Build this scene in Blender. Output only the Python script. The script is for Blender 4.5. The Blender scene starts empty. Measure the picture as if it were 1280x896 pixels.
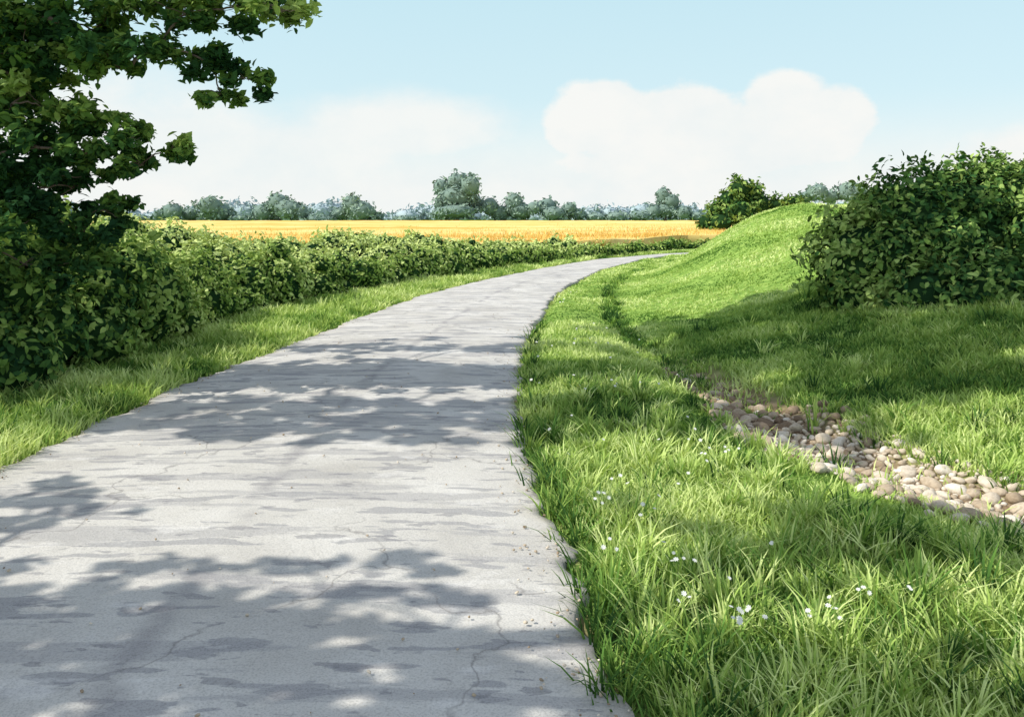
import bpy, math, numpy as np
from mathutils import Vector
rng=np.random.default_rng(7)
F_=1067.0; CH=1.7; HV=268.0
def PX(u,v,Y): return np.array([(u-640)*Y/F_, Y, CH-(v-HV)*Y/F_])
scene=bpy.context.scene
scene.view_settings.view_transform='Standard'
scene.view_settings.look='None'; scene.view_settings.exposure=0
# ---------------- helpers
NOISE={}
def mesh_obj(name,V,Fc,mat=None,tint=None,parent=None,smooth=False,attrs=None):
    V=np.asarray(V,dtype=np.float32); Fc=np.asarray(Fc,dtype=np.int32)
    me=bpy.data.meshes.new(name); n,k=Fc.shape
    me.vertices.add(len(V)); me.vertices.foreach_set('co',V.ravel())
    me.loops.add(n*k); me.loops.foreach_set('vertex_index',Fc.ravel())
    me.polygons.add(n); me.polygons.foreach_set('loop_start',np.arange(0,n*k,k,dtype=np.int32))
    try: me.polygons.foreach_set('loop_total',np.full(n,k,dtype=np.int32))
    except Exception: pass
    me.polygons.foreach_set('use_smooth',np.full(n,smooth,dtype=bool))
    me.update(calc_edges=True)
    d=dict(attrs or {})
    if tint is not None:
        if mat and mat.name in NOISE:
            sc,am=NOISE[mat.name]; tint=tint+am*(fbm(V[:,0]*sc+V[:,2]*sc*.8,V[:,1]*sc-V[:,2]*sc*1.1,41,2)-.5)
        d['tint']=np.clip(tint,0,1)
    for a,val in d.items():
        at=me.attributes.new(a,'FLOAT','POINT'); at.data.foreach_set('value',np.asarray(val,dtype=np.float32))
    ob=bpy.data.objects.new(name,me); scene.collection.objects.link(ob)
    if mat: me.materials.append(mat)
    if parent: ob.parent=parent
    return ob
def empty(name):
    e=bpy.data.objects.new(name,None); scene.collection.objects.link(e); e.empty_display_size=.3; return e
def hsh(ix,iy,s):
    a=np.sin(ix*127.1+iy*311.7+s*74.7)*43758.5453
    return a-np.floor(a)
def vnoise(x,y,s=0):
    x=np.asarray(x,float);y=np.asarray(y,float)
    ix=np.floor(x);iy=np.floor(y);fx=x-ix;fy=y-iy
    fx=fx*fx*(3-2*fx);fy=fy*fy*(3-2*fy)
    return ((hsh(ix,iy,s)*(1-fx)+hsh(ix+1,iy,s)*fx)*(1-fy)+(hsh(ix,iy+1,s)*(1-fx)+hsh(ix+1,iy+1,s)*fx)*fy)
def fbm(x,y,s=0,o=3):
    r=0;a=.5
    for i in range(o): r=r+a*vnoise(x*2**i,y*2**i,s+i);a*=.5
    return r/(1-.5**o)
def nrm(a): return a/np.maximum(np.linalg.norm(a,axis=-1,keepdims=True),1e-9)
# ---------------- layout curves
Ly=[-8,3,5.8,7.65,9,10.5,14,17.6,21.6,27,31.8,37,39,41,43,44.5]; Lx=[-3.7,-3.5,-3.4,-3.35,-3.22,-2.95,-2.5,-1.95,-.85,1.0,3.0,6.8,10,16,30,60]
Ry=[-8,3.0,4.3,5.8,7.8,10,12.3,15.5,19.7,25.2,31.8,35.2,36.5,38,40,41.5]; Rx=[1.2,.40,.26,.13,.07,.12,.29,.58,1.2,2.48,4.77,6.5,9.0,14,30,60]
Fy=[-2,0,3,4,4.5,5.1,5.7,6.4,7.6,9.2,11.5,13.7,18.7,23.5,28,35,36.5,38,40,41.5]; Fx=[14,10,6.5,4.5,3.45,2.8,2.45,2.25,2.12,1.95,1.7,1.67,2.1,3.15,4.5,7.2,10.5,15.5,33,66]
def L(y): return np.interp(y,Ly,Lx)
def R(y): return np.interp(y,Ry,Rx)
def sm(y,ys,xs):
    return (np.interp(y-.5,ys,xs)+2*np.interp(y,ys,xs)+np.interp(y+.5,ys,xs))/4
def Fc(y): return sm(y,Fy,Fx)
def road_d(x,y):
    e=.2
    sl=np.sqrt(1+((L(y+e)-L(y-e))/(2*e))**2); sr=np.sqrt(1+((R(y+e)-R(y-e))/(2*e))**2)
    return np.maximum((L(y)-x)/sl,(x-R(y))/sr)
def foot_d(x,y):
    e=.3; s=np.sqrt(1+((Fc(y+e)-Fc(y-e))/(2*e))**2)
    return (x-Fc(y))/s
def sstep(t): t=np.clip(t,0,1); return t*t*(3-2*t)
def height(x,y):
    x=np.asarray(x,float);y=np.asarray(y,float)
    d=foot_d(x,y)
    H=np.interp(y,[0,5,8,11,14,20,24,28,33,36,38,41],[.5,.75,.8,.92,1.25,1.9,1.85,1.6,1.15,.85,.35,0])
    W=np.interp(y,[0,5,8,11,14,20,28,36],[3.5,4,4.6,5.2,5.0,4.4,3.8,3.0])
    z=H*sstep((d-.15)/W)
    D=np.interp(y,[3,9,13,18],[.13,.15,.08,0])
    z=z-D*np.exp(-((d-.05)/.4)**2)
    rd=road_d(x,y)
    b=sstep((rd-0.02)/.25)
    z=z+b*((fbm(x*1.3,y*1.3,3)-.5)*.12+.02)-.035*(1-b)
    return z
# ---------------- materials
def newmat(name):
    m=bpy.data.materials.new(name); m.use_nodes=True; nt=m.node_tree; nt.nodes.clear(); return m,nt,nt.nodes,nt.links
def ramp(nodes,stops):
    r=nodes.new('ShaderNodeValToRGB'); el=r.color_ramp.elements
    while len(el)<len(stops): el.new(.5)
    for e,(p,c) in zip(el,stops): e.position=p; e.color=(*c,1)
    return r
def foliage_mat(name,stops,transl=.3,nscale=.8,namt=.5,rough=.6,tboost=1.25):
    m,nt,N,K=newmat(name); NOISE[name]=(nscale*1.6,namt*1.1)
    at=N.new('ShaderNodeAttribute'); at.attribute_name='tint'
    r=ramp(N,stops); K.new(at.outputs['Fac'],r.inputs[0])
    p=N.new('ShaderNodeBsdfDiffuse'); 
    K.new(r.outputs[0],p.inputs['Color'])
    if transl<=0:
        o=N.new('ShaderNodeOutputMaterial'); K.new(p.outputs[0],o.inputs[0]); return m
    t=N.new('ShaderNodeBsdfTranslucent'); hs=N.new('ShaderNodeMix'); hs.data_type='RGBA'; hs.blend_type='MULTIPLY'; hs.inputs[0].default_value=1; hs.inputs[7].default_value=(tboost*1.05,tboost,tboost*.7,1)
    K.new(r.outputs[0],hs.inputs[6]); K.new(hs.outputs[2],t.inputs['Color'])
    mx=N.new('ShaderNodeMixShader'); mx.inputs[0].default_value=transl
    K.new(p.outputs[0],mx.inputs[1]); K.new(t.outputs[0],mx.inputs[2])
    o=N.new('ShaderNodeOutputMaterial'); K.new(mx.outputs[0],o.inputs[0])
    return m
M_grass=foliage_mat('grass_blades',[(0,(.04,.10,.028)),(.28,(.14,.27,.055)),(.58,(.39,.53,.13)),(1,(.69,.78,.33))],.22,.9,.5)
M_tree=foliage_mat('tree_leaves',[(0,(.02,.06,.028)),(.4,(.05,.125,.04)),(.65,(.16,.27,.06)),(1,(.38,.50,.15))],.22,.9,.5)
M_bush=foliage_mat('bush_leaves',[(0,(.02,.065,.025)),(.4,(.05,.125,.035)),(.7,(.16,.26,.06)),(1,(.34,.45,.13))],0,.9,.7)
M_hedge=foliage_mat('hedge_leaves',[(0,(.045,.10,.027)),(.32,(.14,.24,.05)),(.62,(.32,.44,.11)),(1,(.62,.71,.27))],0.15,.8,.5)
M_far=foliage_mat('hazy_leaves',[(0,(.33,.42,.44)),(.5,(.40,.49,.51)),(1,(.48,.56,.57))],0,.05,.4)  # aerial haze put into the leaf colours of the far line
M_mid=foliage_mat('distant_leaves',[(0,(.16,.24,.20)),(.5,(.24,.33,.27)),(1,(.35,.45,.35))],0,.1,.5)  # some distance haze mixed into these greens
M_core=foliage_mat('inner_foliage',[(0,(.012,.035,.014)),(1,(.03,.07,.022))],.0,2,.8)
M_corem=foliage_mat('inner_distant_foliage',[(0,(.16,.23,.20)),(1,(.22,.3,.25))],.0,.3,.8)  # pale haze tone put into the distant cores too
M_wheatb=foliage_mat('wheat_stalks',[(0,(.5,.27,.06)),(.35,(.72,.46,.11)),(1,(.88,.66,.26))],0,.15,.4)
M_petal=foliage_mat('white_petals',[(0,(.75,.75,.7)),(1,(.85,.85,.82))],.2)
def simple(name,stops,scale,rough=.85,detail=6,vec=(1,1,1)):
    m,nt,N,K=newmat(name)
    g=N.new('ShaderNodeNewGeometry'); mp=N.new('ShaderNodeMapping'); mp.inputs['Scale'].default_value=vec
    K.new(g.outputs['Position'],mp.inputs[0])
    nz=N.new('ShaderNodeTexNoise'); nz.inputs['Scale'].default_value=scale; nz.inputs['Detail'].default_value=detail; K.new(mp.outputs[0],nz.inputs['Vector'])
    r=ramp(N,stops); K.new(nz.outputs['Fac'],r.inputs[0])
    p=N.new('ShaderNodeBsdfDiffuse')
    K.new(r.outputs[0],p.inputs['Color'])
    o=N.new('ShaderNodeOutputMaterial'); K.new(p.outputs[0],o.inputs[0]); return m
M_bark=simple('bark',[(.3,(.09,.065,.05)),(.7,(.24,.18,.15))],12)
M_wheat=simple('wheat_field',[(.3,(.62,.38,.09)),(.5,(.76,.55,.18)),(.7,(.84,.66,.29))],.12,.9,4,(.25,1,1))
def ground_material():
    m,nt,N,K=newmat('grassy_ground')
    g=N.new('ShaderNodeNewGeometry')
    n2=N.new('ShaderNodeTexNoise'); n2.inputs['Scale'].default_value=6; n2.inputs['Detail'].default_value=4; K.new(g.outputs['Position'],n2.inputs['Vector'])
    r=ramp(N,[(.3,(.11,.2,.04)),(.5,(.2,.32,.065)),(.7,(.32,.45,.11))]); K.new(n2.outputs['Fac'],r.inputs[0])
    at=N.new('ShaderNodeAttribute'); at.attribute_name='dirt'
    rd=ramp(N,[(.3,(.16,.11,.07)),(.7,(.34,.25,.16))]); K.new(n2.outputs['Fac'],rd.inputs[0])
    mx=N.new('ShaderNodeMix'); mx.data_type='RGBA'; K.new(at.outputs['Fac'],mx.inputs[0]); K.new(r.outputs[0],mx.inputs[6]); K.new(rd.outputs[0],mx.inputs[7])
    p=N.new('ShaderNodeBsdfDiffuse')
    K.new(mx.outputs[2],p.inputs['Color'])
    o=N.new('ShaderNodeOutputMaterial'); K.new(p.outputs[0],o.inputs[0]); return m
def grid(xs,ys):
    X,Y=np.meshgrid(xs,ys); nx,ny=len(xs),len(ys)
    i=np.arange(nx-1)[None,:]+np.arange(ny-1)[:,None]*nx
    f=np.stack([i,i+1,i+1+nx,i+nx],-1).reshape(-1,4)
    return X.ravel(),Y.ravel(),f
geo=lambda a,b,n: a+(b-a)*(np.linspace(0,1,n)**3)
xs=np.concatenate([-geo(8,900,30)[::-1],np.arange(-7.9,13,.1),geo(13.1,900,30)])
ys=np.concatenate([-geo(8,60,8)[::-1],np.arange(-7.8,12,.12),np.arange(12,45,.25),geo(45.2,1200,40)])
X,Y,Fg=grid(xs,ys); Z=height(X,Y)
dirt=sstep(1.6-np.abs(foot_d(X,Y)-.05)/.36)*np.interp(Y,[3.5,4.5,9,11],[0,1,1,0])
ed=road_d(X,Y); dirt=np.maximum(dirt,.75*sstep(1-ed/.12)*(Y<38))
ground=mesh_obj('ground',np.stack([X,Y,Z],1),Fg,ground_material(),smooth=True,attrs={'dirt':dirt})
# ---------------- road
def road_material():
    m,nt,N,K=newmat('worn_pale_road')
    g=N.new('ShaderNodeNewGeometry')
    def noise(scale,vec=(1,1,1),det=5,rough=.55,off=(0,0,0)):
        mp=N.new('ShaderNodeMapping'); mp.inputs['Scale'].default_value=vec; mp.inputs['Location'].default_value=off; K.new(g.outputs['Position'],mp.inputs[0])
        n=N.new('ShaderNodeTexNoise'); n.inputs['Scale'].default_value=scale; n.inputs['Detail'].default_value=det; n.inputs['Roughness'].default_value=rough; K.new(mp.outputs[0],n.inputs['Vector']); return n.outputs['Fac']
    def mix(fac,a,b,blend='MIX'):
        x=N.new('ShaderNodeMix'); x.data_type='RGBA'; x.blend_type=blend
        for s,i in ((fac,0),(a,6),(b,7)):
            if isinstance(s,tuple): x.inputs[i].default_value=(*s,1)
            elif isinstance(s,(int,float)): x.inputs[i].default_value=s
            else: K.new(s,x.inputs[i])
        return x.outputs[2]
    def masked(src,lo,hi,k):
        st=ramp(N,[(lo,(0,0,0)),(hi,(k,k,k))]); K.new(src,st.inputs[0]); return st.outputs[0]
    base=ramp(N,[(.3,(.46,.44,.40)),(.5,(.55,.53,.485)),(.7,(.62,.60,.555))]); K.new(noise(1.3),base.inputs[0])
    c=base.outputs[0]
    c=mix(masked(noise(1.6,(.35,2.6,1),6,.6),.54,.57,.6),c,(.38,.37,.36))
    c=mix(masked(noise(4.0,(.5,2.0,1),3,.5,(5,3,0)),.575,.59,.7),c,(.32,.315,.315))
    c=mix(masked(noise(7,(.6,1.6,1),3,.5,(2,8,0)),.63,.65,.6),c,(.26,.255,.26))
    c=mix(masked(noise(3,(.7,1.5,1),5,.6,(15,3,0)),.6,.66,.5),c,(.68,.66,.62))
    wv=N.new('ShaderNodeTexVoronoi'); wv.feature='DISTANCE_TO_EDGE'; wv.inputs['Scale'].default_value=.7
    dn=N.new('ShaderNodeTexNoise'); dn.inputs['Scale'].default_value=2.5; dn.inputs['Detail'].default_value=4; K.new(g.outputs['Position'],dn.inputs['Vector'])
    ds=N.new('ShaderNodeVectorMath'); ds.operation='MULTIPLY_ADD'; ds.inputs[1].default_value=(.7,.7,.7); K.new(dn.outputs['Color'],ds.inputs[0]); K.new(g.outputs['Position'],ds.inputs[2]); K.new(ds.outputs[0],wv.inputs['Vector'])
    ck=ramp(N,[(.0,(1,1,1)),(.010,(0,0,0))]); K.new(wv.outputs['Distance'],ck.inputs[0])
    ckm=N.new('ShaderNodeMath'); ckm.operation='MULTIPLY'; K.new(ck.outputs[0],ckm.inputs[0]); K.new(masked(noise(.8,off=(9,2,0),det=2),.45,.53,.6),ckm.inputs[1])
    c=mix(ckm.outputs[0],c,(.2,.19,.18))
    at=N.new('ShaderNodeAttribute'); at.attribute_name='across'
    a=N.new('ShaderNodeMath'); a.operation='SUBTRACT'; a.inputs[1].default_value=.54; K.new(at.outputs['Fac'],a.inputs[0])
    ab=N.new('ShaderNodeMath'); ab.operation='ABSOLUTE'; K.new(a.outputs[0],ab.inputs[0])
    mr=N.new('ShaderNodeMapRange'); mr.inputs[1].default_value=.0; mr.inputs[2].default_value=.03; mr.inputs[3].default_value=1; mr.inputs[4].default_value=0; mr.interpolation_type='SMOOTHSTEP'; K.new(ab.outputs[0],mr.inputs[0])
    mm=N.new('ShaderNodeMath'); mm.operation='MULTIPLY'; K.new(mr.outputs[0],mm.inputs[0]); K.new(masked(noise(2.2),.42,.56,.6),mm.inputs[1])
    c=mix(mm.outputs[0],c,(.29,.28,.28))
    ea=N.new('ShaderNodeMath'); ea.operation='SUBTRACT'; ea.inputs[1].default_value=.5; K.new(at.outputs['Fac'],ea.inputs[0])
    eb=N.new('ShaderNodeMath'); eb.operation='ABSOLUTE'; K.new(ea.outputs[0],eb.inputs[0])
    em=N.new('ShaderNodeMath'); em.operation='MULTIPLY_ADD'; em.inputs[1].default_value=.12; K.new(noise(5,det=3),em.inputs[0]); K.new(eb.outputs[0],em.inputs[2])
    c=mix(masked(em.outputs[0],.52,.59,.55),c,(.40,.35,.28))
    sp=ramp(N,[(.35,(.76,.76,.76)),(.5,(1,1,1)),(.68,(1.08,1.08,1.08))]); K.new(noise(110,det=2,rough=.7),sp.inputs[0])
    c=mix(.85,c,sp.outputs[0],'MULTIPLY')
    p=N.new('ShaderNodeBsdfDiffuse'); K.new(c,p.inputs['Color'])
    b2=N.new('ShaderNodeBump'); b2.inputs['Strength'].default_value=.35; b2.inputs['Distance'].default_value=.02; K.new(noise(12,det=5,rough=.7),b2.inputs['Height'])
    K.new(b2.outputs[0],p.inputs['Normal'])
    o=N.new('ShaderNodeOutputMaterial'); K.new(p.outputs[0],o.inputs[0]); return m
yr=np.concatenate([np.arange(-8,14,.04),np.arange(14,43,.12)])
t=np.concatenate([[0,.005],np.linspace(.02,.98,28),[.995,1]]); na=len(t)
l=sm(yr,Ly,Lx)+(fbm(yr*2.3,yr*0+3,5)-.5)*.18+(vnoise(yr*11,yr*0,8)-.5)*.08
r_=sm(yr,Ry,Rx)+(fbm(yr*2.3,yr*0+9,6)-.5)*.16+(vnoise(yr*11,yr*0+4,8)-.5)*.08
Xr=l[:,None]*(1-t)+r_[:,None]*t; Yr=np.repeat(yr[:,None],na,1)
Zr=.012+.03*(1-(2*t-1)**2)[None,:]+(fbm(Xr*.8,Yr*.8,12)-.5)*.015
Zr[:,0]-=.05; Zr[:,-1]-=.05
i=np.arange(na-1)[None,:]+np.arange(len(yr)-1)[:,None]*na
Fr=np.stack([i,i+1,i+1+na,i+na],-1).reshape(-1,4)
road=mesh_obj('country_road',np.stack([Xr.ravel(),Yr.ravel(),Zr.ravel()],1),Fr,road_material(),smooth=True,attrs={'across':np.tile(t,len(yr))})
# ---------------- leaf generator
LS=np.array([(0,-1),(.5,-.35),(.46,.35),(0,1),(-.46,.35),(-.5,-.35)])
def leaf_mesh(P,N,size,hexa=True):
    n=len(P); N=nrm(N); rv=nrm(rng.normal(size=(n,3))); T=nrm(np.cross(N,rv)); B=np.cross(N,T)
    S=LS if hexa else np.array([(0,-1),(.6,0),(0,1),(-.6,0)])
    k=len(S); size=np.broadcast_to(size,(n,))
    V=P[:,None,:]+(T[:,None,:]*S[None,:,0:1]*.9+B[:,None,:]*S[None,:,1:2])*size[:,None,None]
    V=V+N[:,None,:]*(-.25*(S[:,1]**2))[None,:,None]*size[:,None,None]
    return V.reshape(-1,3),np.arange(n*k).reshape(n,k),k
def ico(sub=2):
    import bmesh
    bm=bmesh.new(); bmesh.ops.create_icosphere(bm,subdivisions=sub,radius=1)
    V=np.array([v.co[:] for v in bm.verts]); Fq=np.array([[v.index for v in f.verts] for f in bm.faces]); bm.free(); return V,Fq
IV2,IF2=ico(2)
def blob_foliage(name,blobs,leaf,dens,mat,core=M_core,parent=None,hexa=True,tb=0.,sprig=6,coref=.82,spr_len=.35,tj=.16,lod=False):
    B=np.array(blobs,float); Ps=[];Ns=[];Ts=[];Ss=[]
    for bi,b in enumerate(B):
        f=1.0
        if lod: f=float(np.clip(np.linalg.norm(b[:2])/11,1,3.2))
        lf=leaf*f**.5
        c=b[:3]; r=b[3:6]; area=4*math.pi*np.mean(r)**2; n=max(12,int(area*dens/f**1.0))
        d=nrm(rng.normal(size=(n,3)))
        lob=1+.16*np.sin(d[:,0]*5.1+bi)*np.sin(d[:,2]*4.7+bi*2)+.10*np.sin(d[:,1]*9+bi*3+d[:,2]*6)
        rad=rng.uniform(.78,1.06,n)*lob
        P=c+d*r*rad[:,None]
        ct=rng.normal(0,.08)
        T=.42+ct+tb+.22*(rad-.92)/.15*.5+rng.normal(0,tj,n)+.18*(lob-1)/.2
        if sprig:
            ns=int(sprig*max(1,area*.8)/f); ds=nrm(rng.normal(size=(ns,3))+np.array([0,0,.6]))
            for s in range(ns):
                Ln=spr_len*rng.uniform(.3,1); rr=np.linspace(0,Ln,10)
                sp=c+ds[s]*r*.97+ (nrm(ds[s]+rng.normal(0,.3,3)))*rr[:,None]+rng.normal(0,lf*.7,(10,3))
                P=np.concatenate([P,sp]); d=np.concatenate([d,nrm(ds[s]+rng.normal(0,.8,(10,3)))]); T=np.concatenate([T,np.full(10,.55+tb+ct)+rng.normal(0,.12,10)])
        keep=np.ones(len(P),bool)
        for bj,b2 in enumerate(B):
            if bj==bi: continue
            if np.linalg.norm(b2[:3]-c)<(max(b[3:])+max(b2[3:])): keep&=(np.linalg.norm((P-b2[:3])/b2[3:6],axis=1)>.78)
        P=P[keep];Ps.append(P);Ns.append(nrm(d[keep]+rng.normal(0,.55,(len(P),3))+np.array([0,0,.25])));Ts.append(T[keep]); Ss.append(np.full(len(P),lf))
    P=np.concatenate(Ps);N_=np.concatenate(Ns);T=np.concatenate(Ts)
    V,Fq,k=leaf_mesh(P,N_,np.concatenate(Ss)*rng.uniform(.6,1.2,len(P)),hexa)
    pe=parent or empty(name)
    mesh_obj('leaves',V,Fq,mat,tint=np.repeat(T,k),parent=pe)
    VV=[];FF=[];o=0
    for b in B:
        v=IV2*(1+.12*np.sin(IV2[:,:1]*6+b[0]*3)*np.sin(IV2[:,2:]*7+b[1]))*b[3:6]*coref+b[:3]
        VV.append(v);FF.append(IF2+o);o+=len(v)
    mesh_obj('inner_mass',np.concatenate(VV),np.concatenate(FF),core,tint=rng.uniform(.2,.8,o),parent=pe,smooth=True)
    return pe
def tubes(name,paths,mat,parent=None,seg=7):
    VV=[];FF=[];o=0
    for pts,rad in paths:
        pts=np.array(pts,float); n=len(pts)
        tt=np.linspace(0,n-1,(n-1)*4+1); pp=np.stack([np.interp(tt,np.arange(n),pts[:,k]) for k in range(3)],1)
        if n>2:
            for _ in range(2): pp[1:-1]=(pp[:-2]+2*pp[1:-1]+pp[2:])/4
        rr=np.interp(tt,np.arange(n),rad)
        w_=rng.normal(0,1,(len(pp),3))*(rr*.25+.006)[:,None]; w_[0]*=0; pp=pp+w_
        dirs=nrm(np.gradient(pp,axis=0)); up=np.where(np.abs(dirs[:,2:])>.9,np.array([[1,0,0]]),np.array([[0,0,1]]))
        a=nrm(np.cross(dirs,up)); b=np.cross(dirs,a)
        th=np.linspace(0,2*math.pi,seg,endpoint=False)
        ring=pp[:,None,:]+(a[:,None,:]*np.cos(th)[None,:,None]+b[:,None,:]*np.sin(th)[None,:,None])*rr[:,None,None]
        VV.append(ring.reshape(-1,3)); m_=len(pp)
        for k in range(m_-1):
            for s in range(seg): FF.append((o+k*seg+s,o+k*seg+(s+1)%seg,o+(k+1)*seg+(s+1)%seg,o+(k+1)*seg+s))
        o+=m_*seg
    return mesh_obj(name,np.concatenate(VV),np.array(FF),mat,parent=parent,smooth=True)
# ---------------- trees with open crowns
SA,SB=.97,.24   # shadow offset per metre height (sun elev 45)
def tree(name,trunk,clumps,leaf=.06,per=260,tb=0,sub=8):
    e=empty(name); C=np.array(clumps,float); Ps=[];Ns=[];Ts=[];paths=[trunk]
    tp=np.array(trunk[0]); nT=len(tp)
    nodes=[tuple(p) for p in np.stack([np.interp(np.linspace(0,nT-1,16),np.arange(nT),tp[:,k]) for k in range(3)],1)]
    par=[-1]*len(nodes); n0=len(nodes)
    dtr=np.array([np.min(np.linalg.norm(np.array(nodes)-c[:3],axis=1)) for c in C]); order=np.argsort(dtr)
    dist=[0]*n0; segs=[]
    for ci in order:
        c=C[ci,:3]; A=np.array(nodes); dd=np.linalg.norm(A-c,axis=1)
        cost=dd+.35*np.array(dist)+np.where(np.arange(len(A))<n0,.6,0)+np.maximum(A[:,2]-c[2],0)*.6
        j=int(np.argmin(cost)); nodes.append(tuple(c)); par.append(j); dist.append(dist[j]+dd[j]); segs.append((j,len(nodes)-1))
    wgt=np.zeros(len(nodes))
    for k in range(len(nodes)-1,n0-1,-1):
        wgt[k]+=1
        if par[k]>=n0: wgt[par[k]]+=wgt[k]
    for j,k in segs:
        a=np.array(nodes[j]);b=np.array(nodes[k]); mid=(a+b)/2+rng.normal(0,.06,3)*min(1,np.linalg.norm(b-a))+np.array([0,0,.05])
        r1=.0065*math.sqrt(wgt[k])+.001; r2=max(.004,.0065*math.sqrt(max(wgt[k]-1,.25)))
        paths.append(([a,mid,b],[r1,(r1+r2)/2,r2]))
    for c in C:
        vol=c[3]*c[4]; hl=c[6] if len(c)>6 else 0
        n=int(per*vol/.25); ns=max(4,int(sub*vol/.25)); sc=c[:3]+rng.normal(0,.55,(ns,3))*c[3:6]
        idx=rng.integers(0,ns,n)
        P=sc[idx]+rng.normal(0,1,(n,3))*np.array([.26,.26,.2])*c[3:6].mean()*.7
        ct=rng.normal(0,.1)+hl
        T=.4+tb+ct+.28*np.clip((P[:,2]-c[2])/max(c[5],.05),-1,1)*.6+rng.normal(0,.12,n)+rng.normal(0,.12,ns)[idx]  # clump tops and hl clumps lightened, highlights put into the tint
        Ps.append(P);Ts.append(T);Ns.append(rng.normal(0,.6,(n,3))+np.array([0,0,.8]))
        for s in sc[:4]: paths.append(([c[:3],(c[:3]+s)/2+rng.normal(0,.03,3),s],[.005,.004,.002]))
    P=np.concatenate(Ps);V,Fq,k=leaf_mesh(P,np.concatenate(Ns),leaf*rng.uniform(.6,1.2,len(P)))
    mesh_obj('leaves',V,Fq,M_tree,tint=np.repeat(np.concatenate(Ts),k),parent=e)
    tubes('trunk_and_limbs',paths,M_bark,parent=e,seg=5)
    return e
cl=[]
def vis(u,v,Y,ru,rv,hl=0,ry=.4):
    p=PX(u,v,Y); cl.append([*p,ru*Y/F_,ry,rv*Y/F_,hl])
for a in [(60,25,8,60,35,.1),(150,12,8.2,60,30,.25),(230,18,8,55,27,.3),(300,8,8.1,45,22,.2),(355,14,8,44,15,.15),(110,60,7.8,50,28),(200,58,8,50,22,.15),(262,80,8,36,18),(305,98,8,28,13,.05),(275,118,8,18,14),(40,70,8,45,34),(150,85,8,30,14),(120,40,8.3,60,30,.1),
          (60,135,8,50,28,.3),(110,150,8,42,20,.2),(160,172,8,40,18),(215,188,8,32,11),(50,185,7.8,45,26),(125,190,8,30,10),(175,207,8.2,18,7),(30,110,8.3,45,30,.25),(10,90,8.5,50,35,.1),(0,60,8.3,50,30),(15,130,7.8,40,30),
          (50,235,8,38,24),(92,235,8.2,36,20),(122,262,8.3,28,16),(110,220,8.2,26,12,.1),(45,275,8,40,28),(105,290,8.3,48,22),(30,330,8.2,40,28),(110,330,8.4,44,22),(70,210,8.2,40,20),(-30,200,8,60,60),(-40,300,8,60,60),(-30,80,8,60,60),(-20,20,8,60,50),(20,160,8.4,45,40),(20,240,8.4,45,40),(30,40,8.6,60,40),(330,-10,8.3,50,25,.1),(200,-10,8.3,60,30,.1)]: vis(*a)
def shc(sx,sy,z,rx=.5,ry=.3,rz=.3): cl.append([sx-SA*z,sy-SB*z,z,rx,ry,rz,0])
def band(yc,x0,x1,step,zf,ry=.28,gap=.12,jit=.12,rx=.5,rz=.2):
    x=x0
    while x<x1:
        if rng.random()>gap: shc(x+rng.normal(0,.15),yc+rng.normal(0,jit),zf(x)+rng.uniform(-.3,.5),rx*rng.uniform(.7,1.2),ry*rng.uniform(.7,1.2),rz)
        x+=step
zf=lambda x: np.interp(x,[-4,0,3,6.5],[4.0,5.3,6.8,8.6])
band(6.35,-2.2,2.6,.5,zf,.18,.1,.08,.4)
band(6.85,-3.3,2.4,.34,zf,.28,.02,.06)
band(7.45,-3.3,2.4,.34,zf,.3,.02,.06)
band(8.65,-3.2,2.3,.36,zf,.28,.03,.07)
band(9.25,-3.2,2.3,.36,zf,.28,.03,.07)
band(10.7,-2.6,2.3,.45,zf,.24,.06)
band(11.7,-1.8,1.6,.8,zf,.12,.35,.2,.35)
for yy in (7.3,7.9,8.5,9.2,9.8,10.5,11.2,12.0,12.8): band(yy,(2.1 if yy>9 else 3.2),7.4,.40,zf,.47,.02 if yy>8 else .12,.12,.58)
band(8.1,2.0,3.6,.5,zf,.3,.1)
tree('broadleaf_tree',([(-6.9,7.4,-.1),(-6.8,7.4,1.6),(-6.5,7.5,3.2),(-6.0,7.6,5),(-5.4,7.7,6.6),(-4.8,7.9,8.2)],[.3,.24,.2,.15,.1,.05]),cl,leaf=.056,per=1000,sub=12,tb=.05)
cl=[]
z2=lambda x: np.interp(x,[-3,0,3],[3.6,4.6,6.2])
band(2.7,-2.6,.6,.42,z2,.14,.1,.05,rz=.12)
band(3.05,-2.6,.4,.28,z2,.21,.02,.04,rz=.12)
band(3.42,-2.6,-.7,.28,z2,.21,.02,.04,rz=.12)
band(3.75,-2.6,-1.3,.3,z2,.15,.03,.03,.38,rz=.12)
for k in range(20): shc(rng.uniform(-2.4,.2),rng.uniform(3.2,4.2),rng.uniform(3.8,4.8),.22,.06,.08)
for k in range(14): shc(rng.uniform(-3.2,-2.3),rng.uniform(4.4,5.6),rng.uniform(3.6,4.4),.24,.07,.08)
band(2.9,.7,3.4,.34,z2,.22,.03,.06)
band(4.15,1.5,3.4,.3,z2,.24,.02,.06)
band(4.6,1.9,3.7,.3,z2,.24,.02,.06)
tree('broadleaf_tree.001',([(-6.6,1.7,-.1),(-6.5,1.8,1.8),(-6.1,1.9,3.4),(-5.2,2.1,4.8),(-4,2.4,5.8)],[.26,.2,.16,.1,.05]),cl,leaf=.046,per=1700,sub=18)
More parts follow.
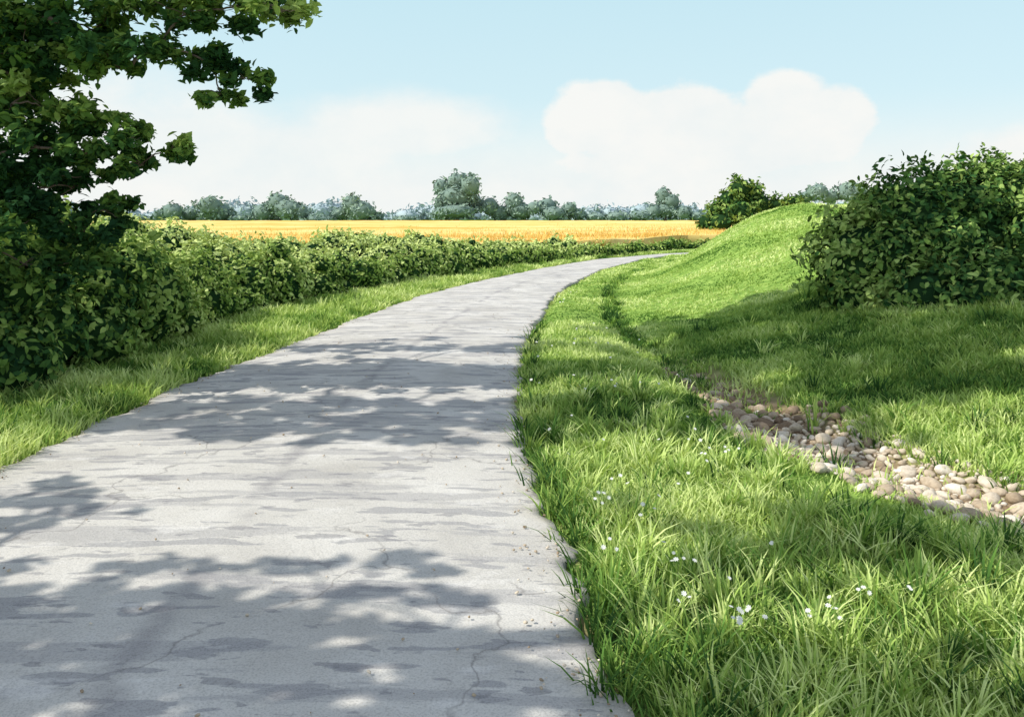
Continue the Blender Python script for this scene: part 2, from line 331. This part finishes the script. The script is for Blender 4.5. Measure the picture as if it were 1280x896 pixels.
# ---------------- hedge
hb=np.array([(-5.3,9.5),(-4.95,11.2),(-5.1,13.7),(-4.45,17),(-3.2,20.0),(-1.5,25.2),(1.2,30.4),(4.3,35.0),(8.0,41.4),(14,44.6),(24,47.2),(40,49)])
hs=np.concatenate([[0],np.cumsum(np.linalg.norm(np.diff(hb,axis=0),axis=1))])
def hpt(s): return np.array([np.interp(s,hs,hb[:,0]),np.interp(s,hs,hb[:,1])])
blf=[];blb=[]; s=1.2
while s<hs[-1]:
    p=hpt(s); q=hpt(min(s+.3,hs[-1])); q0=hpt(max(s-.3,0)); tg=nrm(q-q0); nl=np.array([-tg[1],tg[0]])
    top=np.interp(p[1],[9,12.5,15.5,20,27,33,40,48],[1.2,.96,.86,.72,.49,.42,.42,.42])*(1+.7*(float(vnoise(s*.8,1.,3))-.5))
    r=np.clip(top*.5,.2,.55)*rng.uniform(.65,1.25)
    sd_=rng.normal(0,.14)
    blf.append([p[0]+nl[0]*sd_,p[1]+nl[1]*sd_,top*rng.uniform(.85,1.1)-r,r*1.05,r*1.05,r])
    blf.append([p[0]-nl[0]*(r*.35+rng.uniform(-.1,.15)),p[1],r*.55,r*.95,r*.95,r*.75])
    if rng.random()<.6:
        r3=r*.45; blf.append([p[0]-nl[0]*r*rng.uniform(0,.9),p[1],top*rng.uniform(.5,1.0),r3,r3,r3])
    for off,tt in ((.9,1.24),(1.8,1.5),(2.8,1.66)):
        top2=top*tt*rng.uniform(.9,1.08); r2=r*1.05*rng.uniform(.8,1.2)
        if p[1]<34: blb.append([p[0]+nl[0]*off*(.5+r),p[1]+nl[1]*off*(.5+r),top2-r2,r2*1.2,r2*1.2,r2])
    s+=max(r,.25)*.85
blob_foliage('hedge',blf,.042,330,M_hedge,sprig=4,spr_len=.26,tb=.03,tj=.2,lod=True)
blob_foliage('hedge.001',blb,.045,230,M_hedge,sprig=4,spr_len=.26,tb=.44,lod=True)  # back row tint raised: sunlit hedge top put into the leaf colour
ls=[[-5.5,8.3,.7,.8,.7,.75],[-4.95,8.9,.45,.5,.6,.55],[-5.0,10.0,.75,.65,.7,.72],[-5.6,9.6,.9,.8,.8,.8],[-4.75,10.9,.65,.55,.6,.68],[-4.75,8.1,.25,.42,.45,.38],[-4.7,9.6,.3,.45,.6,.42],[-5.3,7.3,.35,.6,.6,.5],[-5.2,6.6,.2,.5,.5,.4],[-6.2,7.5,1.0,.9,.9,.9],[-5.9,10.6,1.0,.8,.8,.75],[-4.9,8.4,1.0,.35,.35,.3],[-4.6,10.3,1.05,.3,.35,.3],[-5.1,7.6,.8,.4,.4,.35]]
blob_foliage('shrub',ls,.055,380,M_tree,sprig=6,spr_len=.34,tb=.1,tj=.2)
rb=np.array([[4.75,11.9,1.15,.85,.8,.75],[5.4,12.0,1.5,.9,.9,.9],[6.2,12.1,1.55,.9,.9,.95],[7.0,12.3,1.6,1,1,1.0],[7.9,12.6,1.5,1.1,1,1.05],[4.55,11.7,.75,.5,.5,.45],[5.2,11.4,.85,.75,.7,.55],[6.0,11.3,.9,.85,.7,.6],[6.9,11.2,.9,.9,.8,.65],[5.1,12.3,1.75,.55,.5,.5],[5.9,12.4,2.0,.5,.5,.45],[6.9,12.6,2.1,.6,.6,.45],[7.6,12.3,2.0,.6,.6,.5],[4.95,11.5,1.3,.6,.5,.5],[8.4,12.0,1.1,1,1,.9],[6.3,12.3,2.2,.4,.4,.3],[4.5,12.1,1.6,.35,.35,.35],[5.5,11.2,1.5,.4,.35,.4],[6.6,11.3,1.6,.45,.4,.4],
 [5.0,10.9,.75,.6,.5,.5],[5.6,10.5,.75,.7,.55,.58],[6.2,10.2,.8,.8,.6,.68],[5.7,10.0,.6,.55,.45,.45],[7.0,10.3,1.0,.8,.7,.8],[6.2,9.8,.6,.5,.4,.4]])
rb[:,0]+=.15; rb[:,1]-=.35; rb[:,2]-=.16
blob_foliage('leafy_bush',rb,.058,340,M_bush,sprig=7,spr_len=.42,tb=.08,tj=.22)
# ---------------- distant trees
def trees_px(name,spec,Y,leaf,dens,mat,core,tb=0,trunks=()):
    bl=[]
    for (u,v,ru,rv) in spec:
        p=PX(u,v,Y+rng.uniform(-3,3)*Y/170); bl.append([*p,ru*Y/F_,ru*Y/F_,rv*Y/F_])
    e=blob_foliage(name,bl,leaf,dens,mat,core=core,hexa=False,sprig=.02 if Y>100 else 1,spr_len=leaf*2,tb=tb,tj=.12,coref=.86)
    if trunks: tubes('trunks',[([PX(u,282,Y),PX(u,v,Y)],[.35*Y/170,.22*Y/170]) for u,v in trunks],M_bark,parent=e)
    return e
far=[]
u=-420
while u<1750:
    h=7+18*vnoise(np.array(u/60.),np.array(1.),2)+rng.uniform(-1,2.5); far.append((u,279-h*.55,rng.uniform(12,18),h*.62)); u+=rng.uniform(9,15)
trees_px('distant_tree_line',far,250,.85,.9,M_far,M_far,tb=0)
mid=[(200,268,10,8),(216,265,14,12),(238,268,12,9),(262,258,17,14),(270,265,22,14),(283,266,12,11),
 (330,266,16,13),(348,254,15,14),(360,262,20,14),(335,270,20,9),(375,266,13,12),
 (425,267,12,9),(440,256,14,14),(452,264,20,14),(470,271,12,7),(400,274,20,5),
 (552,235,12,13),(572,228,16,13),(588,232,14,14),(572,246,26,15),(556,254,16,12),(594,256,14,12),(572,264,30,10),(553,268,14,8),
 (612,258,12,13),(625,266,14,11),(642,253,13,13),(650,264,18,12),(668,260,10,9),(684,258,14,12),(692,267,18,10),(712,260,10,8),(722,268,14,8),
 (745,272,14,6),(770,271,14,7),(800,270,16,7),(818,264,10,10),(829,245,10,12),(838,252,13,11),(832,262,18,12),(855,266,10,9),(872,271,14,7),(890,270,14,8),
 (505,274,16,4),(300,273,14,5),(165,274,20,6),(120,272,20,7),(80,268,20,10),(1022,240,14,11),(1008,246,12,8),(1036,246,14,9),(1065,240,20,14)]
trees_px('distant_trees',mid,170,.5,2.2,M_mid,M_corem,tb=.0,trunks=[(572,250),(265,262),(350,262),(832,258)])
nr=[(925,236,16,14),(940,244,17,14),(912,250,16,14),(898,262,14,13),(886,277,14,11),(902,278,16,12),(925,266,24,18),(952,256,14,14),(968,258,16,11),(990,252,14,8),(1000,256,14,8)]
trees_px('field_trees',nr,62,.2,14,M_bush,M_core,tb=.12)
# ---------------- wheat field
xw=np.linspace(-170,170,260); tw=np.linspace(0,1,90)**1.8
ynear=np.interp(xw,[-170,-60,-6,4,10,20,40,170],[16,24,29,37,48,52,55,60])
Xw=np.repeat(xw[None,:],91,0); Yw=ynear[None,:]+np.concatenate([[-.0006],tw])[:,None]*(155-ynear)[None,:]
Zw=.55+(fbm(Xw*.6,Yw*.6,21)-.5)*.25; Zw[0]=0
i=np.arange(259)[None,:]+np.arange(90)[:,None]*260
wf=mesh_obj('wheat_field',np.stack([Xw.ravel(),Yw.ravel(),Zw.ravel()],1),np.stack([i,i+1,i+261,i+260],-1).reshape(-1,4),M_wheat,smooth=True)
# ---------------- blades
def blades(P,h,w,lean,mat,name,tint,seg=3,parent=None):
    n=len(P); az=rng.uniform(0,2*math.pi,n) if np.ndim(lean)==1 else np.arctan2(lean[:,1],lean[:,0])
    lm=lean if np.ndim(lean)==1 else np.linalg.norm(lean,axis=1)
    d=np.stack([np.cos(az),np.sin(az),np.zeros(n)],1)
    wa=az+math.pi/2+rng.normal(0,.6,n); wd=np.stack([np.cos(wa),np.sin(wa),np.zeros(n)],1)
    rows=[]
    for k in range(seg+1):
        t=k/seg; c=P+d*(lm*h*t**1.8)[:,None]; c=c+np.array([0,0,1])*(h*(t-.28*np.minimum(lm,1.5)*t**2.2))[:,None]
        ww=w*(1-.15*t if k<seg else 0)*(1 if k else .8)*(1-.35*t)
        if k<seg: rows+= [c-wd*ww[:,None]*.5,c+wd*ww[:,None]*.5]
        else: rows.append(c)
    m=len(rows); V=np.stack(rows,1).reshape(-1,3); b=(np.arange(n)*m)[:,None]
    tr=[]
    for k in range(seg-1):
        o=2*k; tr+=[(o,o+1,o+3),(o,o+3,o+2)]
    tr.append((2*seg-2,2*seg-1,2*seg))
    Fq=(b[:,:,None]+np.array(tr)[None]).reshape(-1,3)
    tv=np.linspace(-.15,.12,seg+1); tr_=np.array([tv[min(k//2,seg)] for k in range(m)])
    T=(tint[:,None]+tr_[None,:]).ravel()
    return mesh_obj(name,V,Fq,mat,tint=T,parent=parent)
grass=empty('grass')
def scatter(n,y0,y1,xf0,xf1,pw):
    q=rng.random(n); y=(y0**(1-pw)+q*(y1**(1-pw)-y0**(1-pw)))**(1/(1-pw)) if pw!=1 else y0*(y1/y0)**q
    a=xf0(y);b=xf1(y); x=a+rng.random(n)*(b-a); return x,y
def patch(x,y): return np.clip((fbm(x*1.1,y*1.1,31)-.5)*1.8+.5,0,1)
def add_field(name,n,y0,y1,a,b,pw,hs_,wk,seg):
    x,y=scatter(n,y0,y1,a,b,pw)
    rd=road_d(x,y); fd=foot_d(x,y); keep=rd>(-.03+0*x)
    dz=(np.abs(fd-.05)<.38)&(y<9.6)&(y>4.3); keep&=~(dz&(rng.random(len(x))>.03+.2*(y>7.4)))
    x,y,rd,fd=x[keep],y[keep],rd[keep],fd[keep]
    pt=patch(x,y); D=np.sqrt(x*x+y*y)
    h=hs_(y)*rng.uniform(.6,1.25,len(x))*(.5+1.0*pt); h=np.where(rd<.15,h*1.15,h)
    h=np.where((fd>-1.0)&(fd<-.1)&(y<9),h*.55,h)
    P=np.stack([x,y,height(x,y)-.01],1)
    T=.52+(pt-.5)*.85+rng.normal(0,.13,len(x))
    slope_shade=sstep((fd-.2)/.5)*sstep((y-7.0)/1.5)*sstep((13.2-y)/1.5)   # shade on the slope below the bush, put into the blade tint
    T=T-.2*slope_shade
    bank=(fd>0.1)&(y>11); q=(y+fd*1.6)
    st=np.sin(q*1.55+2.2*fbm(fd*.6,y*.12,61,2))*.5+.5
    T=np.where(bank,T*.35*1+.50-.22*slope_shade+.5*(st-.5)*(1-slope_shade)+.4*(fbm(q*1.6,fd*.45,51,2)-.5),T)
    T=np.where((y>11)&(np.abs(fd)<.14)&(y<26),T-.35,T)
    T=np.where((y>11)&(fd<-.14)&(rd>0),T+.12,T)
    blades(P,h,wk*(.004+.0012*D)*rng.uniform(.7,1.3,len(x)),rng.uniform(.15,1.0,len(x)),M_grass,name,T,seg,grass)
hv=lambda y: np.interp(y,[3,6,10,13,16,30],[.09,.09,.09,.06,.05,.06])
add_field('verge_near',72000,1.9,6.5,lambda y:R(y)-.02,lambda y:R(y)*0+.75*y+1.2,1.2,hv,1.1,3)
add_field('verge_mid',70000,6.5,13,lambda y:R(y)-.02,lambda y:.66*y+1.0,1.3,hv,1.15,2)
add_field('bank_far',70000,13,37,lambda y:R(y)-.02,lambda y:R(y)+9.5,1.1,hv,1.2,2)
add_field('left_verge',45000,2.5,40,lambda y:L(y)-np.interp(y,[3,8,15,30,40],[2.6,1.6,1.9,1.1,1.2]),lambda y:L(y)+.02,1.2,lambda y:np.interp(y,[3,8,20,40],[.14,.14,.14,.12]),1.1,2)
def tufts(name,cs,hmin,hmax,nb=26,tb=.62,spread=.05,wd=.011,tv=.16):
    P=[];H=[];Le=[];T=[]
    for (x,y) in cs:
        n=int(nb*rng.uniform(.6,1.4)); hh=rng.uniform(hmin,hmax); a=rng.uniform(0,2*math.pi,n); rr=np.abs(rng.normal(0,spread,n))
        px=x+np.cos(a)*rr; py=y+np.sin(a)*rr; P.append(np.stack([px,py,height(px,py)-.01],1)); H.append(hh*rng.uniform(.5,1.1,n))
        lm=rng.uniform(.15,1.0,n); aa=a+rng.normal(0,.5,n); Le.append(np.stack([np.cos(aa)*lm,np.sin(aa)*lm],1)); T.append(np.full(n,tb+rng.normal(0,tv))+rng.normal(0,.08,n))
    P=np.concatenate(P);D=np.linalg.norm(P[:,:2],axis=1)
    blades(P,np.concatenate(H),wd*(.6+D*.08)*rng.uniform(.7,1.2,len(P)),np.concatenate(Le),M_grass,name,np.concatenate(T),3,grass)
cs=[]
for y in np.concatenate([np.arange(2.4,7,.08),np.arange(7,13,.2)]):
    if rng.random()<.8: cs.append((R(y)+rng.uniform(-.03,.18),y))
tufts('edge_tufts',cs,.12,.26,20,.2,wd=.0125)
x,y=scatter(850,2.6,9,lambda y:R(y)+.1,lambda y:np.minimum(Fc(y)-.25,.65*y+.6),1.3)
cs=[(a,b) for a,b in zip(x,y) if road_d(a,b)>.05 and (b<4.3 or foot_d(a,b)<-.8 or rng.random()<.1)]
tufts('verge_tufts',cs,.1,.24,20,.58,tv=.3,wd=.0135,spread=.045)
x,y=scatter(420,4.8,12.5,lambda y:Fc(y)+.45,lambda y:.66*y+.6,1.2)
tufts('slope_tufts',list(zip(x,y)),.1,.22,18,.38,tv=.25,wd=.012)
y=rng.uniform(8.5,22,120); tufts('bank_foot_tufts',list(zip(Fc(y)+rng.normal(0,.1,120),y)),.08,.2,16,.15)
y=rng.uniform(4.6,9.5,90); sd2=np.where(rng.random(90)<.5,-.42,.5)+rng.normal(0,.12,90); tufts('ditch_edge_tufts',list(zip(Fc(y)+sd2*1.3,y)),.08,.17,14,.4,tv=.2)
cs=[tuple(PX(u,v,F_*1.7/(v-HV))[:2]) for u,v in [(1010,670),(1050,685),(1090,690),(1120,695),(1180,710),(1240,710),(1020,530),(1150,770),(1230,760),(980,700),(1075,700),(940,560),(1215,730),(1255,700),(700,640),(690,610),(760,760),(745,800),(770,840),(750,860),(1000,820),(1180,830),(1050,840),(1120,850),(1240,840),(880,850)]]
tufts('tall_tufts',cs,.2,.3,34,.26,wd=.014)
cs=[]
for y in np.concatenate([np.arange(4.5,12,.1),np.arange(12,34,.3)]):
    for k in range(2): cs.append((L(y)-rng.uniform(-.03,1.2),y))
tufts('left_verge_tufts',cs,.13,.27,20,.6,wd=.010,tv=.22)
x=rng.uniform(-45,30,45000); yn=np.interp(x,[-60,-6,4,10,20,40],[24,29,37,48,52,55]); y=yn+rng.exponential(9,len(x))
P=np.stack([x,y,np.full(len(x),.25)],1); near=(y-yn)<.3; P[near,2]=0
blades(P,np.where(near,.75,.5)*rng.uniform(.75,1.15,len(x)),.06*rng.uniform(.7,1.3,len(x)),rng.uniform(.1,.5,len(x)),M_wheatb,'wheat_stalks',.5+rng.normal(0,.22,len(x))+(fbm(x*.1,y*.3,4)-.5)*.9,2,wf)
# ---------------- stones
def stone_mat():
    m,nt,N,K=newmat('field_stone'); at=N.new('ShaderNodeAttribute'); at.attribute_name='tint'
    r=ramp(N,[(0,(.23,.165,.11)),(.35,(.42,.33,.23)),(.65,(.62,.53,.41)),(1,(.78,.71,.6))]); K.new(at.outputs['Fac'],r.inputs[0])
    g=N.new('ShaderNodeNewGeometry'); nz=N.new('ShaderNodeTexNoise'); nz.inputs['Scale'].default_value=45; nz.inputs['Detail'].default_value=4; K.new(g.outputs['Position'],nz.inputs['Vector'])
    r2=ramp(N,[(.3,(.7,.67,.64)),(.6,(1,1,1))]); K.new(nz.outputs['Fac'],r2.inputs[0])
    mx=N.new('ShaderNodeMix'); mx.data_type='RGBA'; mx.blend_type='MULTIPLY'; mx.inputs[0].default_value=.8; K.new(r.outputs[0],mx.inputs[6]); K.new(r2.outputs[0],mx.inputs[7])
    p=N.new('ShaderNodeBsdfDiffuse'); K.new(mx.outputs[2],p.inputs['Color'])
    b=N.new('ShaderNodeBump'); b.inputs['Strength'].default_value=.5; b.inputs['Distance'].default_value=.01; K.new(nz.outputs['Fac'],b.inputs['Height']); K.new(b.outputs[0],p.inputs['Normal'])
    o=N.new('ShaderNodeOutputMaterial'); K.new(p.outputs[0],o.inputs[0]); return m
M_stone=stone_mat()
def stones(name,pts,sizes,tints,sink=.3,flat=.6):
    VV=[];FF=[];TT=[];o=0
    for (x,y,z),s,t in zip(pts,sizes,tints):
        v=IV2.copy(); 
        for _ in range(5):
            d=nrm(rng.normal(size=3)); k=rng.uniform(.55,.85); pr=v@d; v=v-np.outer(np.maximum(pr-k,0)*.85,d)
        v=v*np.array([1,rng.uniform(.6,.95),flat*rng.uniform(.8,1.2)])*s
        a=rng.uniform(0,6.28); ca,sa=math.cos(a),math.sin(a); v=np.stack([v[:,0]*ca-v[:,1]*sa,v[:,0]*sa+v[:,1]*ca,v[:,2]+.2*v[:,0]*rng.normal(0,1)],1)
        VV.append(v+np.array([x,y,z+s*flat*(1-sink)-s*.2]));FF.append(IF2+o);TT.append(np.full(len(v),t));o+=len(v)
    return mesh_obj(name,np.concatenate(VV),np.concatenate(FF),M_stone,tint=np.concatenate(TT),smooth=True)
pts=[];sz=[];tn=[]
tries=0
while len(pts)<1300 and tries<30000:
    tries+=1
    y=rng.uniform(4.35,9.6) if rng.random()<.5 else rng.uniform(4.4,6.8); d=rng.uniform(-.42,.5)+rng.normal(0,.05)
    if y>7.5 and (rng.random()>.35 or abs(d)>.22): continue
    e=.3; sl=math.sqrt(1+float((Fc(y+e)-Fc(y-e))/(2*e))**2); x=float(Fc(y))+d*sl; s=rng.uniform(.035,.085) if (rng.random()<.7 and tries<12000) else rng.uniform(.018,.035)
    if any((x-p[0])**2+(y-p[1])**2<((s+q)*.66)**2 for p,q in zip(pts,sz)): continue
    pts.append((x,y,float(height(x,y)))); sz.append(s); tn.append(np.clip(rng.normal(.64,.24)-(.35 if y>6.9 else 0),0,1))  # farther stones get a darker tint, their shadow put into the colour
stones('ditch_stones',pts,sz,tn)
n=520; y=2.6*(5.5)**rng.random(n); e=rng.random(n); e=np.where(rng.random(n)<.6,np.where(rng.random(n)<.5,e*.06,1-e*.08),e)
x=L(y)*(1-e)+R(y)*e
stones('road_pebbles',list(zip(x,y,.02+.03*(1-(2*e-1)**2))),rng.uniform(.003,.011,n),np.clip(rng.normal(.5,.25,n),0,1))
# ---------------- white flowers
cen=[(755,630,5),(768,603,3),(757,690,3),(835,703,3),(850,712,3),(925,800,7),(940,790,3),(856,766,3),(1078,750,3),(1040,768,4),(1010,782,2),(885,578,4),(905,572,3),(865,550,2),(690,372,4),(720,368,3),(700,380,3),(1120,590,2),(1130,745,2),(800,650,2),(960,690,2)]
P=[];
for u,v,k in cen:
    Yg=F_*1.54/(v-HV)
    for _ in range(k):
        P.append(((u-640)*Yg/F_+rng.normal(0,.02*Yg/4),Yg+rng.normal(0,.04)))
for _ in range(45):
    yy=rng.uniform(3.5,12); P.append((rng.uniform(R(yy)+.1,R(yy)+1.6),yy))
P=np.array(P); z=height(P[:,0],P[:,1]); hh=rng.uniform(.14,.21,len(P))
VV=[];FF=[];o=0
for (x,yy),zz,h in zip(P,z,hh):
    c=np.array([x,yy,zz+h]); s=rng.uniform(.007,.0105)*(1+yy*.05); tx=nrm(rng.normal(0,.3,3)+np.array([0,-.4,1])); a=nrm(np.cross(tx,[1,0,.1])); b=np.cross(tx,a)
    for k in range(7):
        th=k*2*math.pi/7; d=a*math.cos(th)+b*math.sin(th); e_=np.cross(tx,d)
        VV+=[c,c+d*s*.6+e_*s*.35+tx*s*.2,c+d*s*1.15+tx*s*.1,c+d*s*.6-e_*s*.35+tx*s*.2]; FF.append((o,o+1,o+2,o+3)); o+=4
fe=empty('white_wildflowers')
mesh_obj('petals',np.array(VV),np.array(FF),M_petal,tint=np.full(o,.6),parent=fe)
blades(np.stack([P[:,0],P[:,1],z],1),hh,np.full(len(P),.004),np.full(len(P),.02),M_grass,'stems',np.full(len(P),.4),2,fe)
# ---------------- sun + sky
d=Vector((SA,SB,-1.0)).normalized()
sd=bpy.data.lights.new('sun','SUN'); sd.energy=4.6; sd.angle=math.radians(.5); sd.color=(1,.955,.87)
so=bpy.data.objects.new('sun',sd); scene.collection.objects.link(so); so.rotation_euler=d.to_track_quat('-Z','Y').to_euler(); so.location=(-20,-5,20)
w=bpy.data.worlds.new('World'); scene.world=w; w.use_nodes=True; N=w.node_tree.nodes; K=w.node_tree.links; N.clear()
sky=N.new('ShaderNodeTexSky'); sky.sky_type='NISHITA'; sky.sun_disc=False; sky.sun_elevation=math.radians(45); sky.sun_rotation=math.atan2(-SA,-SB); sky.air_density=1.0; sky.dust_density=.6; sky.ozone_density=1.0
bg=N.new('ShaderNodeBackground'); bg.inputs['Strength'].default_value=.15
tc=N.new('ShaderNodeTexCoord'); nz=N.new('ShaderNodeTexNoise'); nz.inputs['Scale'].default_value=9; nz.inputs['Detail'].default_value=6; nz.inputs['Roughness'].default_value=.6
mp=N.new('ShaderNodeMapping'); mp.inputs['Scale'].default_value=(1,1,1.5); K.new(tc.outputs['Generated'],mp.inputs[0]); K.new(mp.outputs[0],nz.inputs['Vector'])
def blob(u,v,ru,rv):
    c=np.array([(u-640)/F_,1,(HV-v)/F_]); c=c/np.linalg.norm(c)
    s=N.new('ShaderNodeVectorMath'); s.operation='SUBTRACT'; K.new(tc.outputs['Generated'],s.inputs[0]); s.inputs[1].default_value=tuple(c)
    m=N.new('ShaderNodeVectorMath'); m.operation='MULTIPLY'; K.new(s.outputs[0],m.inputs[0]); m.inputs[1].default_value=(F_/ru,F_/ru,F_/rv)
    l=N.new('ShaderNodeVectorMath'); l.operation='LENGTH'; K.new(m.outputs[0],l.inputs[0]); return l.outputs['Value']
def field(bl):
    cur=None
    for b in bl:
        o=blob(*b)
        if cur is None: cur=o
        else:
            q=N.new('ShaderNodeMath'); q.operation='SMOOTH_MIN'; q.inputs[2].default_value=.2; K.new(cur,q.inputs[0]); K.new(o,q.inputs[1]); cur=q.outputs[0]
    return cur
def mask(f,amt,soft,top=1):
    a=N.new('ShaderNodeMath'); a.operation='MULTIPLY_ADD'; a.inputs[1].default_value=-amt; K.new(nz.outputs['Fac'],a.inputs[0]); K.new(f,a.inputs[2])
    m=N.new('ShaderNodeMapRange'); m.interpolation_type='SMOOTHSTEP'; m.inputs[1].default_value=1-amt*.5-soft; m.inputs[2].default_value=1-amt*.5+soft; m.inputs[3].default_value=top; m.inputs[4].default_value=0; K.new(a.outputs[0],m.inputs[0]); return m.outputs[0]
m2=mask(field([(760,132,55,32),(760,160,70,40),(850,148,80,40),(980,128,50,30),(1040,150,50,38),(950,175,120,50),(720,165,36,28),(850,210,150,50)]),1.5,.16,.95)
m1=mask(field([(490,165,140,42),(350,200,190,58),(230,185,120,60),(80,190,150,90)]),1.2,.5,.85)
m3=mask(field([(1330,205,140,45),(-200,120,200,60)]),.9,.4)
sx=N.new('ShaderNodeSeparateXYZ'); K.new(tc.outputs['Generated'],sx.inputs[0])
hz=N.new('ShaderNodeMapRange'); hz.interpolation_type='SMOOTHSTEP'; hz.inputs[1].default_value=.02; hz.inputs[2].default_value=.14; hz.inputs[3].default_value=.95; hz.inputs[4].default_value=0; K.new(sx.outputs['Z'],hz.inputs[0])
n2=N.new('ShaderNodeTexNoise'); n2.inputs['Scale'].default_value=3; n2.inputs['Detail'].default_value=3; K.new(tc.outputs['Generated'],n2.inputs['Vector'])
oc=N.new('ShaderNodeMapRange'); oc.interpolation_type='SMOOTHSTEP'; oc.inputs[1].default_value=.42; oc.inputs[2].default_value=.6; K.new(n2.outputs['Fac'],oc.inputs[0])
oh=N.new('ShaderNodeMapRange'); oh.inputs[1].default_value=.28; oh.inputs[2].default_value=.4; K.new(sx.outputs['Z'],oh.inputs[0])
om=N.new('ShaderNodeMath'); om.operation='MULTIPLY'; K.new(oc.outputs[0],om.inputs[0]); K.new(oh.outputs[0],om.inputs[1])  # unseen overhead clouds, added to increase the sky fill
cur=m2
for mm in (m1,m3,hz.outputs[0],om.outputs[0]):
    q=N.new('ShaderNodeMath'); q.operation='MAXIMUM'; K.new(cur,q.inputs[0]); K.new(mm,q.inputs[1]); cur=q.outputs[0]
tint=N.new('ShaderNodeMix'); tint.data_type='RGBA'; tint.blend_type='MULTIPLY'; tint.inputs[0].default_value=1; K.new(sky.outputs[0],tint.inputs[6]); tint.inputs[7].default_value=(1.5,1.45,1.6,1)
lowm=N.new('ShaderNodeMapRange'); lowm.inputs[1].default_value=.24; lowm.inputs[2].default_value=.6; lowm.inputs[3].default_value=.9; lowm.inputs[4].default_value=.1; K.new(sx.outputs['Z'],lowm.inputs[0])
lowc=N.new('ShaderNodeValToRGB'); lowc.color_ramp.elements[0].position=.05; lowc.color_ramp.elements[0].color=(4.6,5.75,5.9,1); lowc.color_ramp.elements[1].position=.28; lowc.color_ramp.elements[1].color=(3.8,5.45,5.85,1); K.new(sx.outputs['Z'],lowc.inputs[0])
skm=N.new('ShaderNodeMix'); skm.data_type='RGBA'; K.new(lowm.outputs[0],skm.inputs[0]); K.new(tint.outputs[2],skm.inputs[6]); K.new(lowc.outputs[0],skm.inputs[7])
cr=N.new('ShaderNodeValToRGB'); cr.color_ramp.elements[0].position=.3; cr.color_ramp.elements[0].color=(5.7,6.0,6.0,1); cr.color_ramp.elements[1].position=.6; cr.color_ramp.elements[1].color=(6.3,6.3,6.1,1); K.new(nz.outputs['Fac'],cr.inputs[0])
mx=N.new('ShaderNodeMix'); mx.data_type='RGBA'; K.new(cur,mx.inputs[0]); K.new(skm.outputs[2],mx.inputs[6]); K.new(cr.outputs[0],mx.inputs[7])
K.new(mx.outputs[2],bg.inputs['Color'])
ow=N.new('ShaderNodeOutputWorld'); K.new(bg.outputs[0],ow.inputs[0])
try:
    w.cycles.sampling_method='MANUAL'; w.cycles.sample_map_resolution=256
except Exception: pass
# ---------------- camera
cd=bpy.data.cameras.new('camera'); cam=bpy.data.objects.new('camera',cd); scene.collection.objects.link(cam)
cd.lens=30.0; cd.sensor_width=36; cd.shift_y=-(448-HV)/1280; cd.clip_end=3000; cd.clip_start=.05
cam.location=(0,0,CH); cam.rotation_euler=(math.radians(90),0,0); scene.camera=cam
